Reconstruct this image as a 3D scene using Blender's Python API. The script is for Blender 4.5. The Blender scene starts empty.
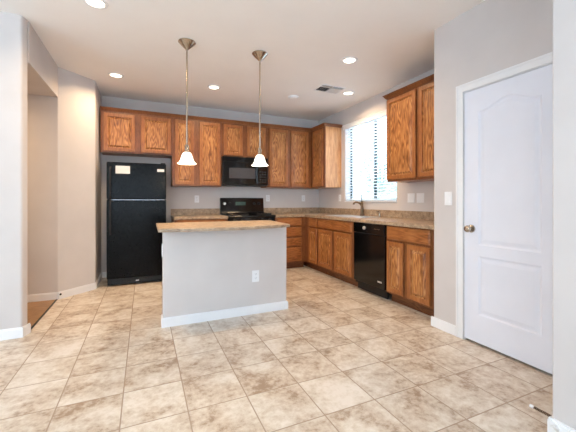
import bpy, bmesh, math, random
from mathutils import Vector, Matrix
random.seed(4)
S = bpy.context.scene
COL = S.collection
PI = math.pi

# ------------------------------------------------------------------ camera, world, light, exposure
CAM_F, CAM_TH, CAM_V0, CAM_H = 321.03, 0.42186, 200.65, 1.1507
cd = bpy.data.cameras.new('camera'); cam = bpy.data.objects.new('camera', cd); COL.objects.link(cam)
cd.sensor_width = 36.0; cd.lens = 36.0*CAM_F/576.0
cd.shift_y = -(216-CAM_V0)/576.0
cd.clip_start = 0.02
cam.location = (0, 0, CAM_H); cam.rotation_euler = (PI/2, 0, -CAM_TH)
S.camera = cam
S.view_settings.view_transform = 'Standard'; S.view_settings.look = 'None'
S.view_settings.gamma = 1.0; S.view_settings.exposure = 0.06; S.view_settings.use_curve_mapping = False

W = bpy.data.worlds.new('daylight'); S.world = W; W.use_nodes = True
bg = W.node_tree.nodes['Background']; bg.inputs[0].default_value = (0.80, 0.92, 1.0, 1); bg.inputs[1].default_value = 5

def area(name, loc, rot, sx, sy, power, col):
    l = bpy.data.lights.new(name, 'AREA'); l.shape = 'RECTANGLE'; l.size = sx; l.size_y = sy
    l.energy = power; l.color = col
    o = bpy.data.objects.new(name, l); COL.objects.link(o); o.location = loc; o.rotation_euler = rot
    return o
DAY = (0.38, 0.61, 1.0)
# added fills for unseen living-room windows behind and left, tilted up to brighten ceiling
area('fill_rear_window', (-1.4, -3.30, 1.45), (PI/2+.85, 0, 0), 4.4, 2.0, 64, DAY)
area('fill_side_window', (-4.30, -0.6, 1.45), (PI/2+.85, 0, -PI/2), 3.4, 2.0, 58, DAY)
area('daylight_kitchen_window', (3.30, 3.985, 1.77), (PI/2, 0, PI/2), 1.15, 1.2, 7, DAY)

# low sun through the living-room side windows; it lights the floor out of view to the left
sl = bpy.data.lights.new('sun', 'SUN'); sl.energy = 11.0; sl.color = (1, .98, .95); sl.angle = .02
so = bpy.data.objects.new('sun', sl); COL.objects.link(so); so.rotation_euler = Vector((1, 1.0, -1.05)).to_track_quat('-Z', 'Y').to_euler()

# ------------------------------------------------------------------ helpers
def lin(r, g, b):
    f = lambda c: (c/255/12.92) if c/255 <= .04045 else ((c/255+.055)/1.055)**2.4
    return (f(r), f(g), f(b), 1)

def newmat(name, rough=.5, metal=0, col=(200, 200, 200), spec=None):
    m = bpy.data.materials.new(name); m.use_nodes = True
    b = m.node_tree.nodes['Principled BSDF']
    b.inputs['Base Color'].default_value = lin(*col); b.inputs['Roughness'].default_value = rough
    b.inputs['Metallic'].default_value = metal
    if spec is not None: b.inputs['Specular IOR Level'].default_value = spec
    return m, m.node_tree, b
def nd(nt, t, **k):
    n = nt.nodes.new(t)
    for a, v in k.items(): setattr(n, a, v)
    return n
def lk(nt, a, b): nt.links.new(a, b)
def ramp(nt, stops):
    n = nd(nt, 'ShaderNodeValToRGB'); e = n.color_ramp.elements
    while len(e) < len(stops): e.new(.5)
    for i, (p, c) in enumerate(stops): e[i].position = p; e[i].color = lin(*c)
    return n
def noisy(name, c1, c2, scale, rough=.5, bump=0., detail=4, spec=None, metal=0, lo=.35, hi=.65, bscale=None, dist=.002):
    m, nt, b = newmat(name, rough, metal, spec=spec)
    tc = nd(nt, 'ShaderNodeTexCoord'); n = nd(nt, 'ShaderNodeTexNoise')
    n.inputs['Scale'].default_value = scale; n.inputs['Detail'].default_value = detail
    lk(nt, tc.outputs['Object'], n.inputs['Vector'])
    r = ramp(nt, [(lo, c1), (hi, c2)]); lk(nt, n.outputs[0], r.inputs[0]); lk(nt, r.outputs[0], b.inputs['Base Color'])
    if bump:
        n2 = nd(nt, 'ShaderNodeTexNoise'); n2.inputs['Scale'].default_value = bscale or scale; n2.inputs['Detail'].default_value = 3
        lk(nt, tc.outputs['Object'], n2.inputs['Vector'])
        bp = nd(nt, 'ShaderNodeBump'); bp.inputs['Strength'].default_value = bump; bp.inputs['Distance'].default_value = dist
        lk(nt, n2.outputs[0], bp.inputs['Height']); lk(nt, bp.outputs[0], b.inputs['Normal'])
    return m

def wood(name, dark, mid, light, horiz=False, rough=.38, figure=1.0, amp=.18):
    m, nt, b = newmat(name, rough)
    tc = nd(nt, 'ShaderNodeTexCoord'); oi = nd(nt, 'ShaderNodeObjectInfo')
    mul = nd(nt, 'ShaderNodeMath', operation='MULTIPLY'); mul.inputs[1].default_value = 37.0
    lk(nt, oi.outputs['Random'], mul.inputs[0])
    add = nd(nt, 'ShaderNodeVectorMath', operation='ADD')
    lk(nt, tc.outputs['Object'], add.inputs[0]); lk(nt, mul.outputs[0], add.inputs[1])
    mp = nd(nt, 'ShaderNodeMapping'); mp.inputs['Scale'].default_value = (1.3, 1, 1) if horiz else (1, 1, .13)
    if horiz: mp.inputs['Scale'].default_value = (.13, 1, 1)
    lk(nt, add.outputs[0], mp.inputs[0])
    # cathedral figure: contour bands of a stretched noise field
    n1 = nd(nt, 'ShaderNodeTexNoise'); n1.inputs['Scale'].default_value = 14; n1.inputs['Detail'].default_value = 1.5
    lk(nt, mp.outputs[0], n1.inputs['Vector'])
    k = nd(nt, 'ShaderNodeMath', operation='MULTIPLY'); k.inputs[1].default_value = 70*figure; lk(nt, n1.outputs[0], k.inputs[0])
    sn = nd(nt, 'ShaderNodeMath', operation='SINE'); lk(nt, k.outputs[0], sn.inputs[0])
    sc = nd(nt, 'ShaderNodeMath', operation='MULTIPLY_ADD'); sc.inputs[1].default_value = amp; sc.inputs[2].default_value = .5
    lk(nt, sn.outputs[0], sc.inputs[0])
    n2 = nd(nt, 'ShaderNodeTexNoise'); n2.inputs['Scale'].default_value = 120; n2.inputs['Detail'].default_value = 3
    lk(nt, mp.outputs[0], n2.inputs['Vector'])
    n3 = nd(nt, 'ShaderNodeTexNoise'); n3.inputs['Scale'].default_value = 5; n3.inputs['Detail'].default_value = 1
    lk(nt, add.outputs[0], n3.inputs['Vector'])
    a1 = nd(nt, 'ShaderNodeMath', operation='MULTIPLY_ADD'); a1.inputs[1].default_value = .7; a1.inputs[2].default_value = -.35
    lk(nt, n2.outputs[0], a1.inputs[0])
    a2 = nd(nt, 'ShaderNodeMath', operation='ADD'); lk(nt, sc.outputs[0], a2.inputs[0]); lk(nt, a1.outputs[0], a2.inputs[1])
    a3 = nd(nt, 'ShaderNodeMath', operation='MULTIPLY_ADD'); a3.inputs[1].default_value = .45; a3.inputs[2].default_value = -.22
    lk(nt, n3.outputs[0], a3.inputs[0])
    a4 = nd(nt, 'ShaderNodeMath', operation='ADD'); lk(nt, a2.outputs[0], a4.inputs[0]); lk(nt, a3.outputs[0], a4.inputs[1])
    r = ramp(nt, [(.2, dark), (.5, mid), (.8, light)]); lk(nt, a4.outputs[0], r.inputs[0]); lk(nt, r.outputs[0], b.inputs['Base Color'])
    bp = nd(nt, 'ShaderNodeBump'); bp.inputs['Strength'].default_value = .25; bp.inputs['Distance'].default_value = .001
    lk(nt, a2.outputs[0], bp.inputs['Height']); lk(nt, bp.outputs[0], b.inputs['Normal'])
    return m

M = {}
WALLC = (214, 203, 196)
M['wall'] = noisy('wall_paint', (205, 199, 197), (210, 204, 202), 3, .85, .12, bscale=140)
M['ceiling'] = noisy('ceiling_paint', (246, 243, 241), (249, 246, 244), 2, .9, .15, bscale=90)
M['white'] = noisy('white_trim_paint', (232, 232, 234), (238, 238, 240), 3, .45)
M['doorwhite'] = noisy('white_door_paint', (226, 229, 240), (230, 233, 244), 3, .5)
M['plastic'] = newmat('white_plastic', .35, 0, (238, 238, 240))[0]
M['slot'] = newmat('dark_slot', .6, 0, (120, 120, 128))[0]
M['oak'] = wood('oak_panel_vertical', (104, 58, 26), (168, 108, 58), (202, 146, 90))
M['oak_frame'] = wood('oak_frame', (120, 66, 32), (158, 98, 52), (178, 118, 68), figure=.5, amp=.07)
M['oak_face'] = wood('oak_face_frame', (92, 48, 24), (126, 74, 40), (146, 94, 56), figure=.5, amp=.05)  # darker than the doors to paint in their shadow gaps; crown shares it
M['oak_h'] = wood('oak_horizontal', (112, 62, 30), (156, 96, 50), (180, 118, 68), horiz=True, figure=.7, amp=.12)
M['oak_lt'] = wood('oak_pale_end_panel', (176, 124, 80), (196, 146, 100), (212, 166, 120), figure=.4)  # paler oak for the corner cabinet carcass
M['toe'] = wood('toe_kick_board', (86, 46, 24), (112, 66, 36), (130, 80, 46), horiz=True)
M['black'] = newmat('black_gloss_enamel', .12, 0, (14, 14, 15))[0]
M['blackmat'] = newmat('black_matte', .5, 0, (16, 16, 17))[0]
M['blackglass'] = newmat('black_glass', .05, 0, (9, 9, 10))[0]
M['mwglass'] = noisy('microwave_window_mesh', (52, 52, 56), (84, 84, 88), 900, .15)
M['fridge'] = noisy('black_textured_refrigerator_enamel', (8, 8, 9), (11, 11, 12), 60, .22, .35, bscale=260, dist=.0006, spec=.10)
M['seam'] = newmat('seam_trim', .25, .6, (150, 150, 155))[0]
M['nickel'] = newmat('brushed_nickel', .22, 1, (178, 166, 152))[0]
M['steel'] = newmat('stainless_steel', .4, 1, (232, 232, 232))[0]
M['bronze'] = newmat('dark_bronze', .28, 1, (112, 94, 76))[0]
M['bronzeframe'] = newmat('dark_window_frame', .5, .3, (46, 56, 60))[0]
M['paper'] = newmat('white_paper', .7, 0, (232, 230, 228))[0]
M['duct_shade'] = newmat('duct_shade_black', .8, 0, (12, 10, 9))[0]
M['lcd'] = newmat('grey_display', .2, 0, (70, 92, 84))[0]
M['logo'] = newmat('silver_badge', .3, .7, (225, 225, 228))[0]
M['block'] = noisy('garden_wall_block', (180, 196, 204), (196, 210, 216), 9, .9)
M['dirt'] = noisy('yard_gravel', (180, 178, 172), (196, 194, 188), 30, .95)
M['leaf'] = noisy('pale_leaf', (110, 146, 146), (130, 164, 162), 20, .6)
M['bark'] = noisy('bark', (150, 150, 144), (170, 170, 162), 20, .9)
M['slat'] = None
def make_slat():
    m, nt, b = newmat('white_blind_slat', .5, 0, (244, 246, 248))
    t = nd(nt, 'ShaderNodeBsdfTranslucent'); t.inputs[0].default_value = (.9, .94, .97, 1)
    mx = nd(nt, 'ShaderNodeMixShader'); mx.inputs[0].default_value = .45
    out = nt.nodes['Material Output']; lk(nt, b.outputs[0], mx.inputs[1]); lk(nt, t.outputs[0], mx.inputs[2]); lk(nt, mx.outputs[0], out.inputs[0])
    return m
M['slat'] = make_slat()
def glass():
    m = bpy.data.materials.new('window_glass'); m.use_nodes = True; nt = m.node_tree
    nt.nodes.remove(nt.nodes['Principled BSDF'])
    t = nd(nt, 'ShaderNodeBsdfTransparent'); t.inputs[0].default_value = (.95, .98, .98, 1)
    g = nd(nt, 'ShaderNodeBsdfGlossy'); g.inputs['Roughness'].default_value = .02
    mx = nd(nt, 'ShaderNodeMixShader'); mx.inputs[0].default_value = .06
    lk(nt, t.outputs[0], mx.inputs[1]); lk(nt, g.outputs[0], mx.inputs[2]); lk(nt, mx.outputs[0], nt.nodes['Material Output'].inputs[0])
    return m
M['glass'] = glass()
def emit(name, col, s):
    m = bpy.data.materials.new(name); m.use_nodes = True; nt = m.node_tree
    b = nt.nodes['Principled BSDF']; b.inputs['Base Color'].default_value = (.9, .9, .88, 1)
    b.inputs['Emission Color'].default_value = (*col, 1); b.inputs['Emission Strength'].default_value = s
    return m
M['lens'] = emit('lamp_lens', (1, .86, .66), 6)
M['shade'] = emit('alabaster_glass_shade', (1, .93, .80), 1.6)

def granite():
    m, nt, b = newmat('speckled_tan_worktop', .42)
    tc = nd(nt, 'ShaderNodeTexCoord')
    n = nd(nt, 'ShaderNodeTexNoise'); n.inputs['Scale'].default_value = 210; n.inputs['Detail'].default_value = 4
    n2 = nd(nt, 'ShaderNodeTexNoise'); n2.inputs['Scale'].default_value = 22; n2.inputs['Detail'].default_value = 3
    for q in (n, n2): lk(nt, tc.outputs['Object'], q.inputs['Vector'])
    a = nd(nt, 'ShaderNodeMath', operation='MULTIPLY_ADD'); a.inputs[1].default_value = .35; lk(nt, n2.outputs[0], a.inputs[0]); 
    s = nd(nt, 'ShaderNodeMath', operation='MULTIPLY'); s.inputs[1].default_value = .65; lk(nt, n.outputs[0], s.inputs[0]); lk(nt, s.outputs[0], a.inputs[2])
    r = ramp(nt, [(.36, (98, 80, 66)), (.48, (158, 134, 110)), (.62, (200, 176, 148))])
    lk(nt, a.outputs[0], r.inputs[0]); lk(nt, r.outputs[0], b.inputs['Base Color'])
    return m
M['granite'] = granite()

def tile_floor():
    m, nt, b = newmat('beige_ceramic_floor_tile', .34)
    geo = nd(nt, 'ShaderNodeNewGeometry'); sep = nd(nt, 'ShaderNodeSeparateXYZ'); lk(nt, geo.outputs['Position'], sep.inputs[0])
    def math(op, a, bb=None, c=None):
        n = nd(nt, 'ShaderNodeMath', operation=op)
        for i, v in enumerate((a, bb, c)):
            if v is None: continue
            if isinstance(v, (int, float)): n.inputs[i].default_value = v
            else: lk(nt, v, n.inputs[i])
        return n.outputs[0]
    P, G = .3325, .0042
    ids, masks = [], []
    for o, off in ((sep.outputs[0], .2205), (sep.outputs[1], 1.157)):
        t = math('DIVIDE', math('SUBTRACT', o, off), P)
        fl = math('FLOOR', t); fr = math('SUBTRACT', t, fl)
        d = math('MINIMUM', fr, math('SUBTRACT', 1.0, fr))
        ids.append(fl); masks.append(math('MULTIPLY', d, P))
    edge = math('MINIMUM', masks[0], masks[1])
    grout = nd(nt, 'ShaderNodeMapRange'); grout.inputs[1].default_value = G*.5; grout.inputs[2].default_value = G*1.1
    lk(nt, edge, grout.inputs[0])
    cmb = nd(nt, 'ShaderNodeCombineXYZ'); lk(nt, ids[0], cmb.inputs[0]); lk(nt, ids[1], cmb.inputs[1])
    wn = nd(nt, 'ShaderNodeTexWhiteNoise'); lk(nt, cmb.outputs[0], wn.inputs['Vector'])
    off = nd(nt, 'ShaderNodeVectorMath', operation='MULTIPLY_ADD'); lk(nt, wn.outputs['Color'], off.inputs[0])
    off.inputs[1].default_value = (9, 9, 9); lk(nt, geo.outputs['Position'], off.inputs[2])
    n1 = nd(nt, 'ShaderNodeTexNoise'); n1.inputs['Scale'].default_value = 4.2; n1.inputs['Detail'].default_value = 9
    n1.inputs['Roughness'].default_value = .62; n1.inputs['Distortion'].default_value = .5
    lk(nt, off.outputs[0], n1.inputs['Vector'])
    n2 = nd(nt, 'ShaderNodeTexNoise'); n2.inputs['Scale'].default_value = 26; n2.inputs['Detail'].default_value = 6; n2.inputs['Roughness'].default_value = .7
    lk(nt, off.outputs[0], n2.inputs['Vector'])
    mixv = math('ADD', math('MULTIPLY', n1.outputs[0], .60), math('MULTIPLY', n2.outputs[0], .40))
    mixv = math('ADD', mixv, math('MULTIPLY_ADD', wn.outputs['Value'], .05, -.025))
    r = ramp(nt, [(.38, (156, 132, 110)), (.46, (196, 180, 162)), (.54, (214, 204, 190)), (.62, (226, 218, 208))])
    lk(nt, mixv, r.inputs[0])
    mx = nd(nt, 'ShaderNodeMix', data_type='RGBA'); mx.inputs[6].default_value = lin(168, 148, 130)
    lk(nt, grout.outputs[0], mx.inputs[0]); lk(nt, r.outputs[0], mx.inputs[7]); lk(nt, mx.outputs[2], b.inputs['Base Color'])
    rr = nd(nt, 'ShaderNodeMapRange'); rr.inputs[3].default_value = .9; rr.inputs[4].default_value = .36; lk(nt, grout.outputs[0], rr.inputs[0]); lk(nt, rr.outputs[0], b.inputs['Roughness'])
    h = math('ADD', grout.outputs[0], math('MULTIPLY', n2.outputs[0], .3))
    bp = nd(nt, 'ShaderNodeBump'); bp.inputs['Strength'].default_value = .5; bp.inputs['Distance'].default_value = .0015
    lk(nt, h, bp.inputs['Height']); lk(nt, bp.outputs[0], b.inputs['Normal'])
    return m
M['tile'] = tile_floor()
M['hallfloor'] = wood('passage_floor_boards', (128, 96, 64), (150, 114, 78), (166, 130, 92), horiz=True)

# mesh helpers -------------------------------------------------------
def bm_(): return bmesh.new()
def box(bm, x0, x1, y0, y1, z0, z1, mi=0):
    x0, x1 = sorted((x0, x1)); y0, y1 = sorted((y0, y1)); z0, z1 = sorted((z0, z1))
    v = [bm.verts.new(p) for p in ((x0,y0,z0),(x1,y0,z0),(x1,y1,z0),(x0,y1,z0),(x0,y0,z1),(x1,y0,z1),(x1,y1,z1),(x0,y1,z1))]
    for f in ((0,3,2,1),(4,5,6,7),(0,1,5,4),(1,2,6,5),(2,3,7,6),(3,0,4,7)):
        q = bm.faces.new([v[i] for i in f]); q.material_index = mi
    return bm
def prism(bm, pts, z0, z1):
    a = [bm.verts.new((x, y, z0)) for x, y in pts]; b = [bm.verts.new((x, y, z1)) for x, y in pts]
    n = len(pts); bm.faces.new(a[::-1]); bm.faces.new(b)
    for i in range(n): bm.faces.new((a[i], a[(i+1) % n], b[(i+1) % n], b[i]))
    return bm
def rounded(pts, rad):
    """round the corners of a polygon; rad: per-corner radius (0 = sharp)"""
    out = []; n = len(pts)
    for i in range(n):
        p = Vector(pts[i]); r = rad[i]
        if r <= 0: out.append(tuple(p)); continue
        a = (Vector(pts[i-1])-p).normalized(); b = (Vector(pts[(i+1) % n])-p).normalized()
        ang = a.angle(b); t = r/math.tan(ang/2)
        c = p+(a+b).normalized()*(r/math.sin(ang/2))
        s = p+a*t-c; e = p+b*t-c; k = 5
        for j in range(k+1):
            v = s.lerp(e, j/k); v = v.normalized()*r; out.append(tuple(c+v))
    return out
def lathe(bm, prof, cx=0, cy=0, seg=32, axis='z', close=False, mi=0):
    rings = []
    for r, z in prof:
        ring = []
        for i in range(seg):
            a = 2*PI*i/seg; c, s = r*math.cos(a), r*math.sin(a)
            p = {'z': (cx+c, cy+s, z), 'y': (cx+c, z, cy+s), 'x': (z, cx+c, cy+s)}[axis]
            ring.append(bm.verts.new(p))
        rings.append(ring)
    fs = []
    for k in range(len(rings)-1):
        for i in range(seg):
            fs.append(bm.faces.new((rings[k][i], rings[k][(i+1) % seg], rings[k+1][(i+1) % seg], rings[k+1][i])))
    for ring, r in ((rings[0], prof[0][0]), (rings[-1], prof[-1][0])):
        if close and r > 1e-5: fs.append(bm.faces.new(ring))
    for f in fs: f.material_index = mi
    return bm
def tube(bm, pts, r, seg=12):
    pts = [Vector(p) for p in pts]; rs = r if isinstance(r, (list, tuple)) else [r]*len(pts)
    rings = []; up = None
    for i, p in enumerate(pts):
        d = (pts[min(i+1, len(pts)-1)]-pts[max(i-1, 0)]).normalized()
        if up is None: up = d.orthogonal().normalized()
        up = (up-d*up.dot(d)).normalized(); w = d.cross(up)
        rings.append([bm.verts.new(p+(up*math.cos(2*PI*j/seg)+w*math.sin(2*PI*j/seg))*rs[i]) for j in range(seg)])
    for k in range(len(rings)-1):
        for j in range(seg): bm.faces.new((rings[k][j], rings[k][(j+1) % seg], rings[k+1][(j+1) % seg], rings[k+1][j]))
    bm.faces.new(rings[0][::-1]); bm.faces.new(rings[-1])
    return bm
def obj(name, bm, mat, parent=None, bevel=0, smooth=False, label=None, loc=None):
    bmesh.ops.recalc_face_normals(bm, faces=bm.faces[:])
    me = bpy.data.meshes.new(name); bm.to_mesh(me); bm.free()
    for mm in (mat if isinstance(mat, (list, tuple)) else [mat]): me.materials.append(M[mm])
    if smooth:
        me.polygons.foreach_set('use_smooth', [True]*len(me.polygons))
    o = bpy.data.objects.new(name, me); COL.objects.link(o)
    if parent: o.parent = parent
    if loc: o.location = loc
    if bevel:
        b = o.modifiers.new('bevel', 'BEVEL'); b.width = bevel; b.segments = 2; b.limit_method = 'ANGLE'; b.angle_limit = .7
    if smooth:
        es = o.modifiers.new('edges', 'EDGE_SPLIT'); es.split_angle = .7
    if label: o['label'] = label
    return o
def tag(o, label, cat, group=None):
    o['label'] = label; o['category'] = cat
    if group: o['group'] = group
    return o
def thing(name, label, cat, loc=(0,0,0), rz=0, group=None):
    o = bpy.data.objects.new(name, None); COL.objects.link(o); o.location = loc; o.rotation_euler = (0,0,rz)
    o.empty_display_size = .1
    return tag(o, label, cat, group)
def struct(name, bm, mat, **k):
    o = obj(name, bm, mat, **k); o['kind'] = 'structure'; return o
def dup(root, loc, rz, label, group=None):
    r = root.copy(); COL.objects.link(r); r.location = loc; r.rotation_euler = (0,0,rz); r['label'] = label
    if group: r['group'] = group
    for ch in list(root.children):
        c = ch.copy(); COL.objects.link(c); c.parent = r
        for g in ch.children:
            d = g.copy(); COL.objects.link(d); d.parent = c
    return r
CZ = 2.712          # ceiling height
YB = 5.50           # kitchen back wall
XW = 3.132          # window wall
XC = 2.532          # base cabinet fronts, window side
XD = 2.427          # pantry door wall

# ------------------------------------------------------------------ structure
struct('floor', box(bm_(), -4.4, 3.3, -3.4, 5.6, -.12, 0), 'tile')
struct('floor_passage', box(bm_(), -3.0, -.916, 3.47, 4.52, -.02, .003), 'hallfloor')
struct('ceiling', box(bm_(), -4.4, 3.3, -3.4, 5.6, CZ, CZ+.12), 'ceiling')
# left: end of the living-room partition, passage opening, slanted wall and stub beside the refrigerator
R = .022
struct('wall_left_front', prism(bm_(), rounded([(-4.4, 3.387), (-.940, 3.387), (-.912, 3.478), (-4.4, 3.478)], [0, R, R, 0]), 0, CZ), 'wall', smooth=True)
struct('wall_left_header', box(bm_(), -4.4, -.914, 3.478, 4.513, 2.355, CZ), 'wall')
struct('wall_left_back', prism(bm_(), rounded([(-4.4, 4.513), (-.914, 4.513), (-.578, 4.84), (-.578, 5.6), (-4.4, 5.6)], [0, R, R, 0, 0]), 0, CZ), 'wall', smooth=True)
struct('wall_passage', box(bm_(), -3.1, -3.0, 3.478, 4.513, 0, 2.355), 'wall')
struct('wall_back', box(bm_(), -.578, 3.3, YB, 5.6, 0, CZ), 'wall')
# window wall with opening
WY0, WY1, WZ0, WZ1 = 3.372, 4.598, 1.130, 2.440
b = bm_(); box(b, XW, 3.3, 2.149, WY0, 0, CZ); box(b, XW, 3.3, WY1, YB, 0, CZ); box(b, XW, 3.3, WY0, WY1, 0, WZ0); box(b, XW, 3.3, WY0, WY1, WZ1, CZ)
struct('wall_window', b, 'wall')
NX, NY = 1.830, .909
# pantry wall: corner block, over-door piece, hinge side
DY0, DY1, DZ = 1.140, 1.832, 2.045
struct('wall_right_corner', prism(bm_(), rounded([(XD, DY1+.004), (XD, 2.149), (3.3, 2.149), (3.3, 2.05), (2.56, 2.05), (2.56, DY1+.004)], [0, R, 0, 0, 0, 0]), 0, CZ), 'wall', smooth=True)
struct('wall_right_header', box(bm_(), XD, 2.56, DY0-.004, DY1+.004, DZ+.02, CZ), 'wall')
struct('wall_right_hinge_side', box(bm_(), XD, 2.56, NY, DY0-.004, 0, CZ), 'wall')
struct('wall_right_front', prism(bm_(), rounded([(NX, -3.4), (3.3, -3.4), (3.3, NY), (NX, NY)], [0, 0, 0, .008]), 0, CZ), 'wall', smooth=True)
# living-room shell behind the camera, with daylight windows
b = bm_(); box(b, -4.4, NX, -3.5, -3.4, 0, .4); box(b, -4.4, NX, -3.5, -3.4, 2.5, CZ); box(b, -4.4, -3.7, -3.5, -3.4, .4, 2.5); box(b, .9, NX, -3.5, -3.4, .4, 2.5)
struct('wall_rear', b, 'wall')
b = bm_(); box(b, -4.5, -4.4, -3.5, 3.48, 0, .4); box(b, -4.5, -4.4, -3.5, 3.48, 2.5, CZ); box(b, -4.5, -4.4, -3.5, -2.4, .4, 2.5); box(b, -4.5, -4.4, 1.2, 3.48, .4, 2.5)
struct('wall_side', b, 'wall')
def win_frame(name, horizontal, a0, a1, z0, z1, plane, n):
    fr = bm_(); gl = bm_()
    def bx(bm, s0, s1, w0, w1, t0, t1):
        if horizontal: box(bm, s0, s1, plane+t0, plane+t1, w0, w1)
        else: box(bm, plane+t0, plane+t1, s0, s1, w0, w1)
    bx(fr, a0, a1, z0, z0+.05, -.03, .03); bx(fr, a0, a1, z1-.05, z1, -.03, .03)
    for i in range(n+1):
        c = a0+(a1-a0)*i/n; s0 = max(a0, c-.03); s1 = min(a1, c+.03)
        bx(fr, s0, s1, z0+.05, z1-.05, -.03, .03)
    o = struct(name, fr, 'white')
    bx(gl, a0+.03, a1-.03, z0+.03, z1-.03, -.003, .003); obj('window_pane', gl, 'glass', o)
win_frame('window_2', True, -3.7, .9, .4, 2.5, -3.45, 3)
win_frame('window_3', False, -2.4, 1.2, .4, 2.5, -4.45, 3)

# baseboards (one object each side, several runs)
BH, BT = .086, .013
def wallboard(name, runs):
    bm = bm_()
    for (ax, ay, bx_, by) in runs:
        a = Vector((ax, ay)); c = Vector((bx_, by)); d = (c-a).normalized(); n = Vector((d.y, -d.x))   # right-hand side faces the room
        for z0, z1, t in ((0, BH-.012, BT), (BH-.012, BH, BT*.6)):
            prism(bm, [tuple(a), tuple(c), tuple(c+n*t), tuple(a+n*t)], z0, z1)
    return struct(name, bm, 'white')
e = BT
wallboard('baseboard_left', [(-4.4, 3.387, -.940+e, 3.387), (-.940, 3.387, -.912, 3.478)])
wallboard('baseboard_passage', [(-3.0, 4.513, -.914, 4.513)])
wallboard('baseboard_slanted', [(-.914, 4.513, -.578, 4.84), (-.578, 4.84, -.578, 5.5)])
wallboard('baseboard_back', [(-.565, YB, .44, YB)])
wallboard('baseboard_right', [(XD, 2.149+e, XD, 1.905)])
wallboard('baseboard_right_front', [(NX, NY, NX, -3.4), (XD, NY, NX-e, NY)])

# pantry door and casing
def door():
    w = DY1-DY0-.006; h = 2.023
    root = bpy.data.objects.new('door_1', None); COL.objects.link(root); root['kind'] = 'structure'
    root.location = (XD-.001, DY1-.003, .019); root.rotation_euler = (0, 0, -PI/2)
    # local: x across the door from the latch side, -y towards the room, z up
    nx, nz = 110, 330
    P = [(.122, w-.122, .780, 1.842, True), (.122, w-.122, .225, .690, False)]
    def hgt(x, z):
        best = 0
        for x0, x1, z0, z1, arch in P:
            top = z1
            if arch:
                t = (x-(x0+x1)/2)/((x1-x0)/2)
                top = z1+.062*(math.cos(PI*min(1, abs(t)*1.08))*.5+.5)
            d = min(x-x0, x1-x, z-z0, top-z)
            if d <= 0: continue
            if d < .012: best = -.0085*math.sin(d/.012*PI/2)
            elif d < .02: best = -.0085
            elif d < .045: best = -.0085+.0065*(d-.02)/.025
            else: best = -.002
        return best
    bm = bm_(); g = []
    for i in range(nx+1):
        col = []
        for j in range(nz+1):
            x = w*i/nx; z = h*j/nz; col.append(bm.verts.new((x, -hgt(x, z), z)))
        g.append(col)
    for i in range(nx):
        for j in range(nz): bm.faces.new((g[i][j], g[i+1][j], g[i+1][j+1], g[i][j+1]))
    # sides and back
    T = .035
    c = [bm.verts.new(p) for p in ((0, T, 0), (w, T, 0), (w, T, h), (0, T, h))]
    bm.faces.new(c)
    bm.faces.new([g[i][0] for i in range(nx, -1, -1)]+[c[0], c[1]]); bm.faces.new([g[i][nz] for i in range(nx+1)]+[c[2], c[3]])
    bm.faces.new([g[0][j] for j in range(nz+1)]+[c[3], c[0]]); bm.faces.new([g[nx][j] for j in range(nz, -1, -1)]+[c[1], c[2]])
    p = obj('door_panel', bm, 'doorwhite', root)
    kb = bm_(); lathe(kb, [(.0, -.066), (.014, -.066), (.024, -.060), (.028, -.048), (.025, -.038), (.013, -.030), (.011, -.012), (.030, -.009), (.032, -.004), (.032, 0)], .062, .905, 28, 'y')
    obj('door_knob', kb, 'nickel', root, smooth=True)
    return root
door()
b = bm_()
cw = .062
ya, yb = DY0-.006-cw, DY1+.006+cw
# three boards with a raised outer edge, one profile
for s_, (i0, i1) in ((.011, (0, cw-.016)), (.016, (cw-.016, cw))):
    box(b, XD-s_, XD, DY1+.006+i0, DY1+.006+i1, 0, DZ+.008+i0); box(b, XD-s_, XD, DY0-.006-i1, DY0-.006-i0, 0, DZ+.008+i0)
    box(b, XD-s_, XD, DY0-.006-i1, DY1+.006+i1, DZ+.008+i0, DZ+.008+i1)
struct('trim_1', b, 'white')
b = bm_(); box(b, XD, 2.56, DY1, DY1+.006, 0, DZ+.008); box(b, XD, 2.56, DY0-.006, DY0, 0, DZ+.008); box(b, XD, 2.56, DY0-.006, DY1+.006, DZ+.002, DZ+.018)
struct('trim_2', b, 'white')
# closet behind the door stays dark
struct('wall_pantry', box(bm_(), 2.60, 2.64, .92, 2.04, 0, CZ), 'wall')

# kitchen window: dark slider frame and panes
def kwin():
    fr = bm_(); xf0, xf1 = 3.243, 3.262; t = .030
    box(fr, xf0, xf1, WY0, WY1, WZ0, WZ0+t); box(fr, xf0, xf1, WY0, WY1, WZ1-t, WZ1)
    box(fr, xf0, xf1, WY0, WY0+t, WZ0+t, WZ1-t); box(fr, xf0, xf1, WY1-t, WY1, WZ0+t, WZ1-t)
    cy = (WY0+WY1)/2-.03; box(fr, xf0, xf1, cy-.026, cy+.026, WZ0+t, WZ1-t)
    o = struct('window_1', fr, 'bronzeframe')
    for y0, y1 in ((WY0+t, cy-.026), (cy+.026, WY1-t)):
        obj('window_pane', box(bm_(), 3.252, 3.257, y0, y1, WZ0+t, WZ1-t), 'glass', o)
    sill = box(bm_(), XW-.012, 3.234, WY0+.001, WY1-.001, WZ0-.001, WZ0+.014)
    s = obj('window_sill', sill, 'white', o, bevel=.003)
kwin()
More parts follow.
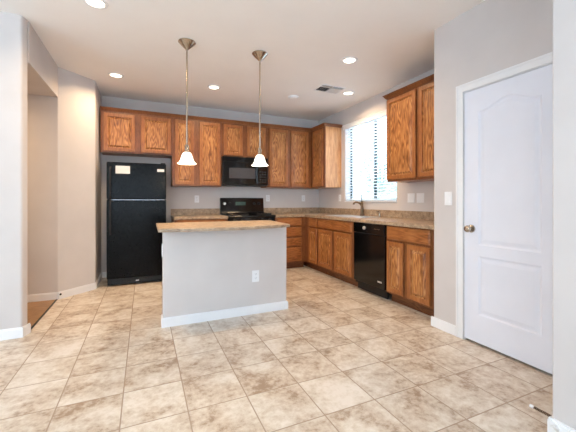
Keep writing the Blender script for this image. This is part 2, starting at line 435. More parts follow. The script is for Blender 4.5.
# venetian blind hung inside the reveal
bl = thing('venetian_blind', 'white horizontal slat blind hanging in the kitchen window above the sink', 'blind', (XW, (WY0+WY1)/2, WZ0))
y0, y1 = -(WY1-WY0)/2+.012, (WY1-WY0)/2-.012
b = bm_(); box(b, -.022, -.008, y0-.03, y1+.04, 1.225, 1.300); box(b, -.027, -.022, y0-.03, y1+.04, 1.228, 1.240); box(b, -.030, -.022, y0-.035, y1+.045, 1.288, 1.303)
obj('valance', b, 'white', bl, bevel=.002)
obj('head_rail', box(bm_(), .012, .062, y0, y1, 1.262, 1.302), 'white', bl)
b = bm_(); n = 27; pitch = .0455; tilt = math.radians(12)
for i in range(n):
    z = 1.232-i*pitch; c = .040; hw = .0245
    dx, dz = hw*math.cos(tilt), hw*math.sin(tilt)
    vs = []
    for (sx, sz) in ((-1, 1), (0, .0), (1, -1)):
        off = .0022 if sx == 0 else 0
        vs.append((c+sx*dx, z+sz*dz+off))
    top = [[b.verts.new((x, yy, zz+.0012)) for x, zz in vs] for yy in (y0, y1)]
    bot = [[b.verts.new((x, yy, zz-.0012)) for x, zz in vs] for yy in (y0, y1)]
    for k in (0, 1):
        b.faces.new((top[0][k], top[0][k+1], top[1][k+1], top[1][k])); b.faces.new((bot[0][k], bot[1][k], bot[1][k+1], bot[0][k+1]))
    for L0, L1, T0, T1 in ((bot[0][0], bot[1][0], top[0][0], top[1][0]), (bot[0][2], bot[1][2], top[0][2], top[1][2])):
        b.faces.new((L0, L1, T1, T0))
obj('slats', b, 'slat', bl)
obj('bottom_rail', box(bm_(), .018, .062, y0, y1, .020, .040), 'slat', bl)
b = bm_()
for yy in (y0+.12, 0, y1-.12):
    for xx in (.0145, .0655): box(b, xx-.0008, xx+.0008, yy-.0012, yy+.0012, .03, 1.262)
obj('ladder_cords', b, 'plastic', bl)
obj('tilt_wand', tube(bm_(), [(-.002, y1-.06, 1.22), (-.002, y1-.06, .62)], .003, 8), 'plastic', bl)

# outside: gravel yard, block wall, small tree
struct('ground', box(bm_(), 3.32, 12, -3, 14, -.3, -.15), 'dirt')
tag(obj('garden_wall', box(bm_(), 7.0, 7.2, -2, 13, -.15, 1.75), 'block'), 'pale block garden wall outside beyond the kitchen window', 'wall')
def tree(loc):
    t = thing('garden_tree', 'pale leafy tree outside seen through the blind of the kitchen window', 'tree', loc)
    b = bm_(); tube(b, [(0,0,0), (.05,0,.8), (0,.05,1.5), (.05,.1,2.2)], [.07,.06,.05,.03])
    for q in ((.5,.4,2.4), (-.4,.3,2.5), (.1,-.5,2.3)): tube(b, [(0,.05,1.4), (q[0]*.6,q[1]*.6,1.9), q], [.04,.03,.015], 8)
    obj('trunk', b, 'bark', t)
    b = bm_()
    for _ in range(2200):
        d = Vector((random.gauss(0,1), random.gauss(0,1), random.gauss(0,1))).normalized()*random.random()**.4
        c = Vector((d.x*1.0, d.y*1.1, 2.3+d.z*.9)); u = Vector((random.gauss(0,1), random.gauss(0,1), random.gauss(0,1))).normalized(); v = u.orthogonal().normalized(); s = .05
        b.faces.new([b.verts.new(c+u*s), b.verts.new(c+v*s*.5), b.verts.new(c-u*s), b.verts.new(c-v*s*.5)])
    obj('foliage', b, 'leaf', t)
tree((6.2, 7.3, -.15))

# ------------------------------------------------------------------ cabinets
def rect_loops(bm, w, h, loops, mats=None):
    """front relief facing -y from nested rectangles (inset, y)"""
    prev = None
    for k, (ins, y) in enumerate(loops):
        c = [bm.verts.new(p) for p in ((ins, y, ins), (w-ins, y, ins), (w-ins, y, h-ins), (ins, y, h-ins))]
        if prev:
            for i in range(4):
                f = bm.faces.new((prev[i], prev[(i+1) % 4], c[(i+1) % 4], c[i])); f.material_index = mats[k] if mats else 0
        prev = c
    f = bm.faces.new(prev); f.material_index = mats[-1] if mats else 0
    return bm
T = .022
def door_front(w, h):
    fw = min(.048, w*.2)
    L = [(.007, 0), (.007, -.009), (0, -.009), (0, -T+.005), (.003, -T), (fw-.004, -T), (fw, -T+.003), (fw+.001, -T+.014), (fw+.013, -T+.014), (fw+.030, -T+.003), (fw+.032, -T+.001)]
    L = [(min(i, w*.46, h*.46), y) for i, y in L]
    return rect_loops(bm_(), w, h, L, [0, 0, 0, 0, 0, 0, 0, 1, 1, 1, 1])
def drawer_front(w, h):
    return rect_loops(bm_(), w, h, [(.007, 0), (.007, -.008), (0, -.008), (0, -T+.009), (.006, -T+.006), (.013, -T), (.02, -T)])
def cabinet(name, label, cat, loc, rz, w, d, z0, z1, fronts, toe=False, end_left=False, end_right=False, group=None, panel=None, open_top=False):
    """local frame: x across the front, y=0 the face, +y towards the wall"""
    root = thing(name, label, cat, (loc[0], loc[1], 0), rz, group)
    zb = z0
    b = bm_(); box(b, 0, w, .019, d, zb, .70 if open_top else z1)
    obj('carcass', b, panel or 'oak_frame', root)
    # face frame: rails and stiles around the openings
    b = bm_(); box(b, 0, w, 0, .019, zb, z1)
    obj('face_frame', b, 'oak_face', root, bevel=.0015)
    if toe:
        obj('toe_kick', box(bm_(), 0, w, .075, d, 0, z0), 'toe', root)
    for kind, x0, x1, a, c in fronts:
        if kind == 'door': o = obj('door', door_front(x1-x0, c-a), ('oak_frame', 'oak'), root, loc=(x0, -.0005, a))
        else: o = obj(kind, drawer_front(x1-x0, c-a), 'oak_h', root, loc=(x0, -.0005, a))
    return root
CT, CB = .914, .876        # worktop top and underside
UT = 2.422                 # top of wall cabinets
# --- wall cabinets on the back wall (face at y = 5.17)
YU = 5.17
G1 = 'oak wall cabinets on the back wall'
def wallcab(name, label, x0, x1, z0, doors):
    return cabinet(name, label, 'cabinet', (x0, YU), 0, x1-x0, YB-YU-.001, z0, UT, [('door', a-x0, c-x0, z0+.022, UT-.035) for a, c in doors], group=None)
wallcab('wall_cabinet', 'short oak cabinet hung above the black refrigerator, two doors', -.555, .392, 1.832, [(-.515, -.118), (-.040, .370)])
wallcab('wall_cabinet', 'tall oak wall cabinet between refrigerator and microwave, behind the left pendant', .393, 1.142, 1.378, [(.430, .712), (.795, 1.118)])
wallcab('wall_cabinet', 'short oak cabinet directly above the black microwave, two doors', 1.143, 1.925, 1.868, [(1.178, 1.492), (1.568, 1.895)])
wallcab('wall_cabinet', 'tall oak wall cabinet right of the microwave, running into the corner', 1.926, 2.799, 1.378, [(1.965, 2.315), (2.372, 2.722)])
# --- corner cabinet on the window wall and the one right of the window
XU = 2.80
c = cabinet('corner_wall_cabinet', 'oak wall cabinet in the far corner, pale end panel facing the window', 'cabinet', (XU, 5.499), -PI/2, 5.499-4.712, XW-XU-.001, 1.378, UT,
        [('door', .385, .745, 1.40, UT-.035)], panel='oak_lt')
cabinet('wall_cabinet', 'oak wall cabinet right of the kitchen window, beside the pantry wall', 'cabinet', (XU, 3.185), -PI/2, 3.185-2.151, XW-XU-.001, 1.385, UT+.013,
        [('door', .014, .482, 1.412, UT-.020), ('door', .528, .996, 1.412, UT-.020)])
# --- crown moulding (continuous strips)
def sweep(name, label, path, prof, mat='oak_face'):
    """path: xy polyline, profile offset to the right-hand side (outwards) and z"""
    bm = bm_(); P = [Vector(p) for p in path]; rings = []
    for i, p in enumerate(P):
        ds = []
        if i > 0: ds.append((P[i]-P[i-1]).normalized())
        if i < len(P)-1: ds.append((P[i+1]-P[i]).normalized())
        ns = [Vector((d.y, -d.x)) for d in ds]
        n = sum(ns, Vector((0, 0))).normalized(); k = 1/max(.3, n.dot(ns[0]))
        rings.append([bm.verts.new((p.x+n.x*o*k, p.y+n.y*o*k, z)) for o, z in prof])
    m = len(prof)
    for a, bb in zip(rings, rings[1:]):
        for j in range(m): bm.faces.new((a[j], a[(j+1) % m], bb[(j+1) % m], bb[j]))
    bm.faces.new(rings[0]); bm.faces.new(rings[-1][::-1])
    o = obj(name, bm, mat); tag(o, label, 'moulding'); return o
def crown(z): return [(.0005, z-.012), (.010, z-.012), (.014, z-.002), (.022, z+.008), (.034, z+.026), (.040, z+.030), (.040, z+.036), (.0005, z+.036)]
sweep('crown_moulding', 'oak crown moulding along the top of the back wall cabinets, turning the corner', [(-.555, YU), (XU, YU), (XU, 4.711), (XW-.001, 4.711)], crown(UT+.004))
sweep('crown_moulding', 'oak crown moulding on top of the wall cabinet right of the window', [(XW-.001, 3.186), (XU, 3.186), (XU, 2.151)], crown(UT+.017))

# --- base cabinets
YF = YB-.60
BZ = .105
def basecab(label, loc, rz, w, fronts, d=.599, open_top=False):
    return cabinet('base_cabinet', label, 'cabinet', loc, rz, w, d, BZ, CB, fronts, toe=True, open_top=open_top)
basecab('oak base cabinet between the refrigerator and the range, mostly hidden by the island', (.402, YF), 0, 1.178-.402,
        [('drawer', .03, .745, .72, .862), ('door', .03, .38, .13, .70), ('door', .395, .745, .13, .70)])
basecab('oak base cabinet with a stack of four drawers, right of the range', (1.958, YF), 0, XC-1.959,
        [('drawer', .03, .490, .726, .866), ('drawer', .03, .490, .548, .706), ('drawer', .03, .490, .386, .528), ('drawer', .03, .490, .130, .366)])
basecab('narrow oak corner base cabinet with one slim door, left of the sink cabinet', (XC, 5.499), -PI/2, 5.499-4.472,
        [('drawer', .735, 1.010, .722, .862), ('door', .735, 1.010, .130, .700)])
basecab('oak sink base cabinet under the window with a wide false drawer front', (XC, 4.471), -PI/2, 4.471-3.494,
        [('drawer', .035, .925, .724, .862), ('door', .035, .435, .130, .700), ('door', .498, .925, .130, .700)], open_top=True)
cc = basecab('oak base cabinet right of the dishwasher, at the pantry wall end', (XC, 2.888), -PI/2, 2.888-2.151,
        [('drawer', .025, .625, .716, .862), ('door', .025, .270, .130, .694), ('door', .330, .625, .130, .694)])
# --- worktops
def worktop_runs():
    t = thing('worktop', 'speckled tan worktop turning the corner under the window, with the sink', 'worktop', (XW, YB, CB))
    ox, oy, oz = XW, YB, CB
    b = bm_(); h = CT-CB
    X0 = XC-.033
    def bx(x0, x1, y0, y1): box(b, x0-ox, x1-ox, y0-oy, y1-oy, 0, h)
    sx0, sx1, sy0, sy1 = SINK
    bx(1.956, X0, YF-.033, YB-.001); bx(X0, XW-.001, sy1, YB-.001)
    bx(X0, sx0, sy0, sy1); bx(sx1, XW-.001, sy0, sy1); bx(X0, XW-.001, 2.151, sy0)
    obj('slab', b, 'granite', t)
    b = bm_()
    for f in (-.033,):
        pass
    box(b, 1.956-ox, XW-.001-ox, YB-.020-oy, YB-.001-oy, h, h+.104)
    box(b, XW-.020-ox, XW-.001-ox, 2.151-oy, YB-.020-oy, h, h+.104)
    obj('backsplash', b, 'granite', t, bevel=.002)
SINK = (2.640, 3.010, 3.600, 4.400)
worktop_runs()
t = thing('worktop', 'short speckled worktop between the refrigerator and the range', 'worktop', (.785, YB, CB))
obj('slab', box(bm_(), -.392, .395, -.632, -.001, 0, CT-CB), 'granite', t, bevel=.004)
obj('backsplash', box(bm_(), -.392, .395, -.020, -.001, CT-CB, CT-CB+.104), 'granite', t, bevel=.002)

# ------------------------------------------------------------------ sink, tap, dispenser
sx0, sx1, sy0, sy1 = SINK
sk = thing('sink', 'stainless double bowl sink set in the worktop under the window', 'sink', ((sx0+sx1)/2, (sy0+sy1)/2, CT+.0006))
hw, hl = (sx1-sx0)/2-.004, (sy1-sy0)/2-.004
b = bm_(); r = .022
box(b, -hw-r, hw+r, -hl-r, -hl+.012, 0, .006); box(b, -hw-r, hw+r, hl-.012, hl+r, 0, .006)
box(b, -hw-r, -hw+.012, -hl+.012, hl-.012, 0, .006); box(b, hw-.012, hw+.06, -hl+.012, hl-.012, 0, .006)
box(b, -hw+.012, hw-.012, -.02, .02, 0, .005)
obj('rim', b, 'steel', sk, bevel=.002)
for s in (-1, 1):
    b = bm_(); y0, y1 = (.02, hl-.012) if s > 0 else (-hl+.012, -.02); x0, x1 = -hw+.012, hw-.012
    A = [b.verts.new(p) for p in ((x0,y0,.002),(x1,y0,.002),(x1,y1,.002),(x0,y1,.002))]
    i = .02; B_ = [b.verts.new(p) for p in ((x0+i,y0+i,-.16),(x1-i,y0+i,-.16),(x1-i,y1-i,-.16),(x0+i,y1-i,-.16))]
    for k in range(4): b.faces.new((A[k], A[(k+1)%4], B_[(k+1)%4], B_[k]))
    b.faces.new(B_)
    o = obj('bowl', b, 'steel', sk)
    m = o.modifiers.new('solid', 'SOLIDIFY'); m.thickness = .0015
    obj('drain', lathe(bm_(), [(.0, -.156), (.03, -.156), (.042, -.158), (.042, -.1599)], 0, (y0+y1)/2, 20), 'steel', o, smooth=True)
fx, fy = 3.045, 4.02
fa = thing('faucet', 'dark bronze single lever faucet behind the sink', 'faucet', (fx, fy, CT+.006))
fa.location.z = CT+.0072
b = bm_(); lathe(b, [(.0,0),(.032,0),(.032,.006),(.027,.012),(.025,.02),(.022,.10),(.021,.15),(.020,.19),(.014,.21),(.0,.215)], seg=24, close=True)
obj('faucet_body', b, 'bronze', fa, smooth=True)
obj('spout', tube(bm_(), [(0,0,.14),(-.03,.01,.185),(-.07,.02,.205),(-.10,.03,.205),(-.125,.035,.19),(-.13,.035,.170)], [.015,.014,.013,.013,.014,.016]), 'bronze', fa, smooth=True)
obj('lever', tube(bm_(), [(0,0,.20),(.002,.006,.250),(.006,.016,.330)], [.012,.009,.006]), 'bronze', fa, smooth=True)
sp = thing('soap_dispenser', 'small nickel soap dispenser beside the faucet, right end of sink', 'dispenser', (3.03, 3.70, CT+.0065))
sp.location = (3.048, 3.62, CT+.0072)
obj('base', lathe(bm_(), [(0,0),(.02,0),(.02,.006),(.012,.012),(.010,.05),(.0,.052)], seg=20, close=True), 'nickel', sp, smooth=True)
obj('pump_spout', tube(bm_(), [(0,0,.045),(0,0,.068),(-.02,0,.078),(-.06,0,.072)], [.008,.007,.006,.005]), 'nickel', sp, smooth=True)

# ------------------------------------------------------------------ refrigerator
fx0, fx1, fy = -.452, .288, 4.86
fw = fx1-fx0
fr = thing('refrigerator', 'black top-freezer refrigerator in the corner under the short oak cabinet', 'refrigerator', (fx0+fw/2, fy, 0))
hx = fw/2; FZ = 1.668; DZ1 = 1.168
obj('cabinet_body', box(bm_(), -hx+.004, hx-.004, .065, .60, .02, FZ-.004), 'fridge', fr, bevel=.004)
obj('freezer_door', box(bm_(), -hx, hx, 0, .060, DZ1+.004, FZ), 'fridge', fr, bevel=.010)
obj('fresh_food_door', box(bm_(), -hx, hx, 0, .060, .105, DZ1-.004), 'fridge', fr, bevel=.010)
obj('door_trim', box(bm_(), -hx+.05, hx-.01, -.003, .002, DZ1-.010, DZ1-.003), 'seam', fr, label='thin grey trim strip between the doors')
def fhandle(z0, z1):
    b = bm_(); x = -hx+.045
    tube(b, [(x,.0,z0),(x,-.03,z0+.02),(x,-.042,z0+.06),(x,-.042,z1-.06),(x,-.03,z1-.02),(x,0,z1)], [.012,.011,.010,.010,.011,.012], 12)
    return obj('handle', b, 'blackmat', fr, smooth=True)
fhandle(DZ1+.01, 1.60); fhandle(.70, DZ1-.012)
b = bm_(); box(b, -hx+.01, hx-.01, .03, .06, .02, .098)
for k in range(6): box(b, -hx+.02, hx-.02, .022, .03, .028+k*.011, .033+k*.011)
obj('grille', b, 'blackmat', fr)
obj('grille_badge', box(bm_(), -.02, .02, .018, .023, .05, .062), 'logo', fr)
obj('hinge_cap', box(bm_(), hx-.07, hx-.01, .01, .09, FZ, FZ+.014), 'blackmat', fr, bevel=.003)
for s in (-1, 1): obj('foot', lathe(bm_(), [(0,0),(.018,0),(.018,.02),(0,.02)], s*(hx-.06), .12, 16), 'blackmat', fr)
o = obj('energy_label', box(bm_(), -.347+.082, -.173+.082, -.0015, .0005, 1.515, 1.620), 'paper', fr, label='white paper label on the freezer door')
o = obj('energy_label', box(bm_(), .170+.082, .262+.082, -.0015, .0005, 1.555, 1.593), 'paper', fr, label='small white sticker on the right of the freezer door')

# ------------------------------------------------------------------ range
rx0, rx1, ry = 1.182, 1.954, 4.845
rg = thing('range', 'black freestanding range with glossy backguard between the base cabinets', 'range', ((rx0+rx1)/2, ry, 0))
h = (rx1-rx0)/2
obj('oven_body', box(bm_(), -h, h, .03, .64, .03, .885), 'black', rg, bevel=.003)
obj('cooktop', box(bm_(), -h, h, -.01, .56, .886, .918), 'black', rg, bevel=.008)
b = bm_(); pr = [(.545, .9185), (.640, .9185), (.640, 1.190), (.600, 1.200), (.585, 1.190), (.560, .96)]
A = [b.verts.new((-h, y, z)) for y, z in pr]; B_ = [b.verts.new((h, y, z)) for y, z in pr]
b.faces.new(A); b.faces.new(B_[::-1])
for i in range(6): b.faces.new((A[i], A[(i+1)%6], B_[(i+1)%6], B_[i]))
obj('backguard', b, 'black', rg, bevel=.004)
obj('clock_display', box(bm_(), -.13, .05, .566, .576, 1.07, 1.13), 'lcd', rg)
for x in (-.32, -.23, .21, .29):
    b = lathe(bm_(), [(0, .548), (.02, .548), (.023, .553), (.024, .575)], x, 1.10, 20, 'y')
    obj('control_knob', b, 'steel' if x == -.32 else 'blackmat', rg, smooth=True)
for x in (-.19, .19):
    for y in (.13, .40):
        r = .095 if (x < 0) == (y < .2) else .075
        b = bm_(); lathe(b, [(0, .9185), (r*.45, .9185), (r*.5, .926), (r*.4, .936), (0, .938)], x, y, 24)
        bn = obj('burner', b, 'blackmat', rg, smooth=True)
        g = bm_(); q = .125
        for s in (-1, 1):
            box(g, x-q, x+q, y+s*q*.95-.005, y+s*q*.95+.005, .9185, .948); box(g, x+s*q*.95-.005, x+s*q*.95+.005, y-q, y+q, .9185, .948)
        box(g, x-q, x+q, y-.005, y+.005, .940, .950); box(g, x-.005, x+.005, y-q, y+q, .940, .950)
        obj('grate', g, 'black', rg)
for x in (-.29, -.17, .17, .29):
    obj('burner_knob', lathe(bm_(), [(0, -.028), (.018, -.028), (.021, -.02), (.022, .03)], x, .845, 20, 'y'), 'blackmat', rg, smooth=True)
obj('oven_door', box(bm_(), -h+.01, h-.01, 0, .028, .25, .80), 'black', rg, bevel=.006)
obj('oven_window', box(bm_(), -.22, .22, -.003, .002, .40, .66), 'blackglass', rg)
obj('oven_handle', tube(bm_(), [(-.30,.0,.755),(-.30,-.04,.76),(.30,-.04,.76),(.30,0,.755)], .011), 'blackmat', rg, smooth=True)
obj('warming_drawer', box(bm_(), -h+.01, h-.01, .004, .028, .06, .235), 'black', rg, bevel=.005)
for s in (-1, 1): obj('foot', box(bm_(), s*(h-.06)-.02, s*(h-.06)+.02, .1, .14, 0, .03), 'blackmat', rg)

# ------------------------------------------------------------------ microwave
mz0, mz1 = 1.398, 1.862; mx0, mx1 = 1.149, 1.919
mw = thing('microwave', 'black over-the-range microwave under the short cabinet above the range', 'microwave', ((mx0+mx1)/2, 5.10, mz0))
h = (mx1-mx0)/2; H = mz1-mz0
obj('case', box(bm_(), -h, h, .022, .398, 0, H), 'blackmat', mw, bevel=.003)
obj('oven_door', box(bm_(), -h, h-.19, 0, .02, .02, H-.075), 'black', mw, bevel=.006)
obj('vent_grille', (lambda b: [box(b, -h, h, .006, .021, H-.070, H)] and [box(b, -h+.02, h-.02, 0, .006, H-.062+k*.011, H-.057+k*.011) for k in range(5)] and b)(bm_()), 'black', mw)
obj('door_window', box(bm_(), -h+.105, -h+.548, -.002, .003, .115, .285), 'mwglass', mw, bevel=.002, label='grey mesh glass window')
obj('handle', tube(bm_(), [(h-.215, 0, .05), (h-.215, -.03, .07), (h-.215, -.03, H-.14), (h-.215, 0, H-.12)], .009), 'black', mw, smooth=True)
obj('control_panel', box(bm_(), h-.186, h, .0, .02, .02, H-.075), 'black', mw, bevel=.004)
obj('clock_display', box(bm_(), h-.155, h-.035, -.003, .001, H-.135, H-.10), 'lcd', mw)
b = bm_()
for i in range(3):
    for j in range(5): box(b, h-.155+i*.042, h-.155+i*.042+.032, -.002, .001, .05+j*.042, .05+j*.042+.026)
obj('keypad', b, 'blackmat', mw)

# ------------------------------------------------------------------ dishwasher
dw = thing('dishwasher', 'black dishwasher between the sink cabinet and the end base cabinet', 'dishwasher', (XC-.022, 3.490, 0), -PI/2)
w = 3.490-2.892
obj('tub_casing', box(bm_(), .003, w-.003, .03, .58, .09, CB-.004), 'blackmat', dw)
obj('door_panel', box(bm_(), .004, w-.004, 0, .028, .125, .740), 'black', dw, bevel=.004)
obj('control_panel', box(bm_(), .004, w-.004, -.006, .028, .745, CB-.006), 'black', dw, bevel=.006)
kn = lathe(bm_(), [(0, -.024), (.017, -.024), (.021, -.018), (.022, -.006)], .235, .812, 24, 'y'); obj('dial', kn, 'steel', dw, smooth=True, label='silver round dial')
obj('latch', box(bm_(), .42, .52, -.012, -.005, .809, .817), 'nickel', dw, bevel=.002, label='silver latch strip')
obj('handle_recess', box(bm_(), .12, w-.12, -.010, 0, .742, .750), 'blackmat', dw)
obj('kick_plate', box(bm_(), .02, w-.02, .055, .075, .012, .12), 'blackmat', dw)
obj('maker_badge', box(bm_(), .475, .545, -.003, .001, .190, .208), 'logo', dw, bevel=.002, label='small silver badge low on the door')
for s in (.08, w-.08): obj('foot', lathe(bm_(), [(0,0),(.015,0),(.015,.09),(0,.09)], s, .2, 12), 'blackmat', dw)

# ------------------------------------------------------------------ island
IT = .885
ix0, ix1, iy0, iy1 = .158, 1.386, 3.123, 3.640
isl = thing('kitchen_island', 'painted island wall and cabinet block standing in the middle of the floor', 'island', ((ix0+ix1)/2, iy0, 0))
cx, cy = (ix0+ix1)/2, iy0; hw = (ix1-ix0)/2
b = bm_(); prism(b, rounded([(-hw, 0), (hw, 0), (hw, .115), (-hw, .115)], [.008, .008, 0, 0]), 0, IT-.001)
obj('half_wall', b, 'wall', isl, smooth=True)
obj('cabinet_box', box(bm_(), -hw+.091, hw-.091, .116, iy1-iy0-.02, .105, IT-.001), 'oak_frame', isl)
obj('toe_kick', box(bm_(), -hw+.091, hw-.091, .117, iy1-iy0-.09, 0, .104), 'toe', isl)
for i in range(3):
    q = (2*hw-.22)/3
    dd = obj('door', door_front(q-.02, .55), ('oak_frame', 'oak'), isl, loc=(hw-.11-i*q-.01, iy1-iy0-.0195, .14)); dd.rotation_euler = (0,0,PI)
b = bm_()
for z0, z1, t in ((0, BH-.012, BT), (BH-.012, BH, BT*.6)):
    prism(b, [(-hw-t, -t), (hw+t, -t), (hw+t, .115), (hw, .115), (hw, 0), (-hw, 0), (-hw, .115), (-hw-t, .115)], z0, z1)
obj('baseboard', b, 'white', isl)
# island worktop with a bowed front overhang
b = bm_(); pts = []
L, Rr = .105, 1.400
fl, frr = 2.885, 2.945
n = 28
xr_f, xr_b = 1.345, 1.375
xl_f, xl_b = .108, .118
for i in range(n+1):
    t_ = i/n; x = xl_f+(xr_f-xl_f)*t_; y = fl+(frr-fl)*t_-.095*math.sin(PI*t_)
    pts.append((x-cx, y-cy))
pts += [(xr_b+.03-cx, iy1+.03-cy), (xl_b-cx, iy1+.03-cy)]
prism(b, pts, 0, CT-IT)
tp = thing('island_worktop', 'speckled tan worktop with a bowed front edge lying on the island', 'worktop', (cx, cy, IT))
obj('slab', b, 'granite', tp, bevel=.006)

# ------------------------------------------------------------------ outlets and switches
def outlet(label, loc, rz, kind='outlet', group=None):
    pw = .058 if kind == 'double' else .037
    t = thing('light_switch' if kind != 'outlet' else 'wall_outlet', label, 'switch' if kind != 'outlet' else 'outlet', loc, rz, group)
    obj('cover_plate', box(bm_(), -pw, pw, -.006, 0, -.059, .059), 'plastic', t, bevel=.002)
    if kind == 'outlet':
        for s in (-1, 1):
            o = obj('socket', box(bm_(), -.016, .016, -.0085, -.006, s*.021-.014, s*.021+.014), 'plastic', t, bevel=.003)
            b = bm_()
            for q in (-.007, .007): box(b, q-.0015, q+.0015, -.0092, -.0084, s*.021-.002, s*.021+.008)
            box(b, -.002, .002, -.0092, -.0084, s*.021-.010, s*.021-.006)
            obj('slots', b, 'slot', o)
    else:
        for q in ((-.023, .023) if kind == 'double' else (0,)):
            obj('rocker', box(bm_(), q-.016, q+.016, -.010, -.006, -.033, .033), 'plastic', t, bevel=.003)
    return t
outlet('white outlet low on the front of the island', (1.038, iy0, .382), 0)
outlet('white outlet on the left end of the island, seen edge on', (ix0, 3.185, .690), -PI/2)
outlet('white outlet on the back wall above the worktop between refrigerator and range', (.803, YB, 1.178), 0)
outlet('white outlet on the back wall just right of the range backguard', (2.065, YB, 1.195), 0)
outlet('white outlet on the back wall near the corner, right of the other two', (2.790, YB, 1.195), 0)
outlet('white outlet on the window wall between the corner cabinet and the window', (XW, 4.755, 1.197), -PI/2)
outlet('white two-rocker switch right of the kitchen window, nearer the window of the two', (XW, 3.114, 1.185), -PI/2, 'double')
outlet('white two-rocker switch right of the kitchen window, nearer the pantry wall of the two', (XW, 2.962, 1.184), -PI/2, 'double')
outlet('white rocker switch on the pantry wall left of the white door', (XD, 1.984, 1.170), -PI/2, 'switch')

# ------------------------------------------------------------------ ceiling fittings
def can(x, y, label, power):
    t = thing('recessed_ceiling_light', label, 'ceiling light', (x, y, CZ))
    obj('trim_ring', lathe(bm_(), [(.062, -.002), (.066, -.010), (.086, -.007), (.090, 0), (.062, 0)], seg=40), 'white', t, smooth=True)
    obj('lamp_lens', lathe(bm_(), [(0, -.004), (.03, -.0045), (.064, -.003), (.064, 0)], seg=40), 'lens', t, smooth=True)
    l = bpy.data.lights.new('can_light', 'AREA'); l.shape = 'DISK'; l.size = .12; l.energy = power; l.color = (1, .72, .44); l.spread = math.radians(150)
    o = bpy.data.objects.new('can_light', l); COL.objects.link(o); o.parent = t; o.location = (0, 0, -.014)
CANP = 12
can(-.347, 2.922, 'round recessed light nearest the camera at the top left of the ceiling', CANP)
can(-.317, 4.515, 'round recessed light in front of the refrigerator near the slanted wall', CANP)
can(.878, 4.440, 'round recessed light between the two pendants over the range side', CANP)
can(2.082, 2.972, 'round recessed light above the dishwasher side, nearest the pantry wall', CANP)
can(2.703, 3.890, 'round recessed light beside the ceiling vent, above the sink window', CANP*.8)
sd = thing('smoke_detector', 'small unlit round white cover on the ceiling left of the vent', 'smoke detector', (2.055, 4.378, CZ))
obj('housing', lathe(bm_(), [(.078, 0), (.078, -.010), (.070, -.018), (.052, -.020), (0, -.020)], seg=36), 'white', sd, smooth=True)
obj('sensor_ring', lathe(bm_(), [(.050, -.020), (.050, -.026), (.040, -.028), (0, -.028)], seg=36), 'ceiling', sd, smooth=True)
l = bpy.data.lights.new('passage_fill', 'AREA'); l.shape = 'DISK'; l.size = .14; l.energy = 11; l.color = (1, .68, .38)  # unseen warm fill, added to warm the passage walls
o = bpy.data.objects.new('passage_fill', l); COL.objects.link(o); o.location = (-1.75, 3.95, 2.335)
# vent
vt = thing('ceiling_vent', 'white square four-way air vent in the ceiling near the window', 'vent', (2.365, 3.852, CZ), 0)
s, s2 = .190, .128
b = bm_()
for a in (-1, 1):
    box(b, -s, s, a*s2, a*.108, -.008, 0); box(b, a*s, a*(s-.022), -.108, .108, -.008, 0)
box(b, -.007, .007, -.108, .108, -.010, 0); box(b, -s+.022, s-.022, -.052, -.038, -.010, 0)
obj('frame', b, 'white', vt, bevel=.002)
obj('duct_shade_sheet', box(bm_(), -s+.022, s-.022, -.108, .108, -.0015, 0), 'duct_shade', vt)  # near-black sheet stands in for the shade inside the duct
def vanes(x0, x1, y0, y1, n, along_x, tilt):
    b = bm_()
    for i in range(n):
        f = (i+.5)/n
        if along_x:
            y = y0+(y1-y0)*f; vv = [(x0, y-.006*tilt, -.012), (x1, y-.006*tilt, -.012), (x1, y+.006*tilt, -.002), (x0, y+.006*tilt, -.002)]
        else:
            x = x0+(x1-x0)*f; vv = [(x-.006*tilt, y0, -.012), (x-.006*tilt, y1, -.012), (x+.006*tilt, y1, -.002), (x+.006*tilt, y0, -.002)]
        b.faces.new([b.verts.new(p) for p in vv])
    o = obj('vane_bank', b, 'white', vt); m = o.modifiers.new('solid', 'SOLIDIFY'); m.thickness = .001
vanes(-.166, -.009, -.036, .106, 7, False, .8); vanes(.009, .166, -.036, .106, 8, False, -1.3)
vanes(-.166, -.009, -.106, -.054, 2, True, .6); vanes(.009, .166, -.106, -.054, 2, True, .6)

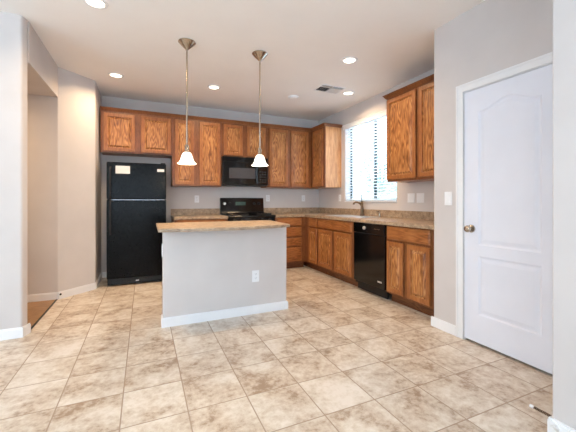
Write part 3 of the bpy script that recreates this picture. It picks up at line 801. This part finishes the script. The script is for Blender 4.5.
# pendants
def pendant(x, y, zb, label):
    t = thing('pendant_light', label, 'pendant light', (x, y, CZ))
    k = zb-CZ
    obj('canopy', lathe(bm_(), [(.082, 0), (.084, -.005), (.078, -.011), (.052, -.040), (.026, -.064), (.014, -.076), (.009, -.084), (0, -.084)], seg=28), 'nickel', t, smooth=True)
    obj('rod', tube(bm_(), [(0,0,-.080), (0,0,k+.205)], .008, 12), 'nickel', t, smooth=True)
    b = bm_(); tube(b, [(0,0,k+.20),(-.014,0,k+.185),(-.017,0,k+.160),(-.014,0,k+.130)], .004, 8); tube(b, [(0,0,k+.20),(.014,0,k+.185),(.017,0,k+.160),(.014,0,k+.130)], .004, 8)
    obj('yoke', b, 'nickel', t, smooth=True)
    obj('socket', lathe(bm_(), [(0,k+.200),(.007,k+.198),(.009,k+.17),(.014,k+.150),(.024,k+.128),(.025,k+.112),(0,k+.112)], seg=24), 'nickel', t, smooth=True)
    pr = [(.020, k+.120), (.032, k+.116), (.044, k+.100), (.054, k+.072), (.062, k+.042), (.074, k+.022), (.089, k+.008), (.091, k+.006)]
    inn = [(r-.004, z-.001) for r, z in pr[::-1]]
    obj('glass_shade', lathe(bm_(), pr+inn, seg=40), 'shade', t, smooth=True)
    b = bm_(); lathe(b, [(0,k+.110),(.012,k+.105),(.022,k+.07),(.024,k+.05),(.016,k+.032),(0,k+.028)], seg=20)
    obj('bulb', b, 'lens', t, smooth=True)
    l = bpy.data.lights.new('pendant_bulb', 'POINT'); l.energy = 6; l.color = (1, .82, .58); l.shadow_soft_size = .03
    o = bpy.data.objects.new('pendant_bulb', l); COL.objects.link(o); o.parent = t; o.location = (0, 0, k-.01)
pendant(.386, 3.29, 1.508, 'nickel pendant with white bell shade, left one over the island')
pendant(1.124, 3.235, 1.518, 'nickel pendant with white bell shade, right one in front of the microwave')

# ------------------------------------------------------------------ door stops
ds = thing('door_stop', 'spring door stop with white tip on the baseboard at the lower right corner', 'door stop', (NX+.064, NY+BT, .050), 0)
obj('mount', lathe(bm_(), [(0,0),(.013,0),(.013,.004),(.008,.007),(0,.007)], 0, 0, 20, 'y'), 'steel', ds, smooth=True)
pts = []
for i in range(0, 121):
    a = i/120*2*PI*14; pts.append((.0055*math.cos(a), .006+.096*i/120, .0055*math.sin(a)))
obj('spring', tube(bm_(), pts, .0022, 6), 'bronze', ds, smooth=True)
obj('rubber_tip', lathe(bm_(), [(0,.100),(.008,.100),(.009,.108),(.008,.120),(0,.122)], 0, 0, 16, 'y'), 'plastic', ds, smooth=True)
d2 = thing('door_stop', 'round metal door stop mount on the near baseboard at the picture corner', 'door stop', (NX-BT, .884, .052), 0)
obj('mount', lathe(bm_(), [(0,-.010),(.006,-.010),(.007,-.005),(.013,-.003),(.014,0)], 0, 0, 24, 'x'), 'steel', d2, smooth=True)
obj('hook', tube(bm_(), [(-.008,0,0),(-.014,.004,.008),(-.016,.012,.010),(-.016,.018,.002)], .003, 8), 'steel', d2, smooth=True)
d3 = thing('door_stop', 'tiny dark round bumper on the baseboard where the passage meets the slanted wall', 'door stop', (-.893, 4.513+.021-.013, .055), PI/4)
obj('bumper', lathe(bm_(), [(0,-.012),(.009,-.012),(.012,-.006),(.013,0),(0,.0)], 0, 0, 20, 'y'), 'blackmat', d3, smooth=True)
# passage threshold
tag(obj('threshold_strip', box(bm_(), -.93, -.914, 3.479, 4.50, .003, .008), 'bronzeframe'), 'thin dark strip on the floor across the passage opening', 'threshold')
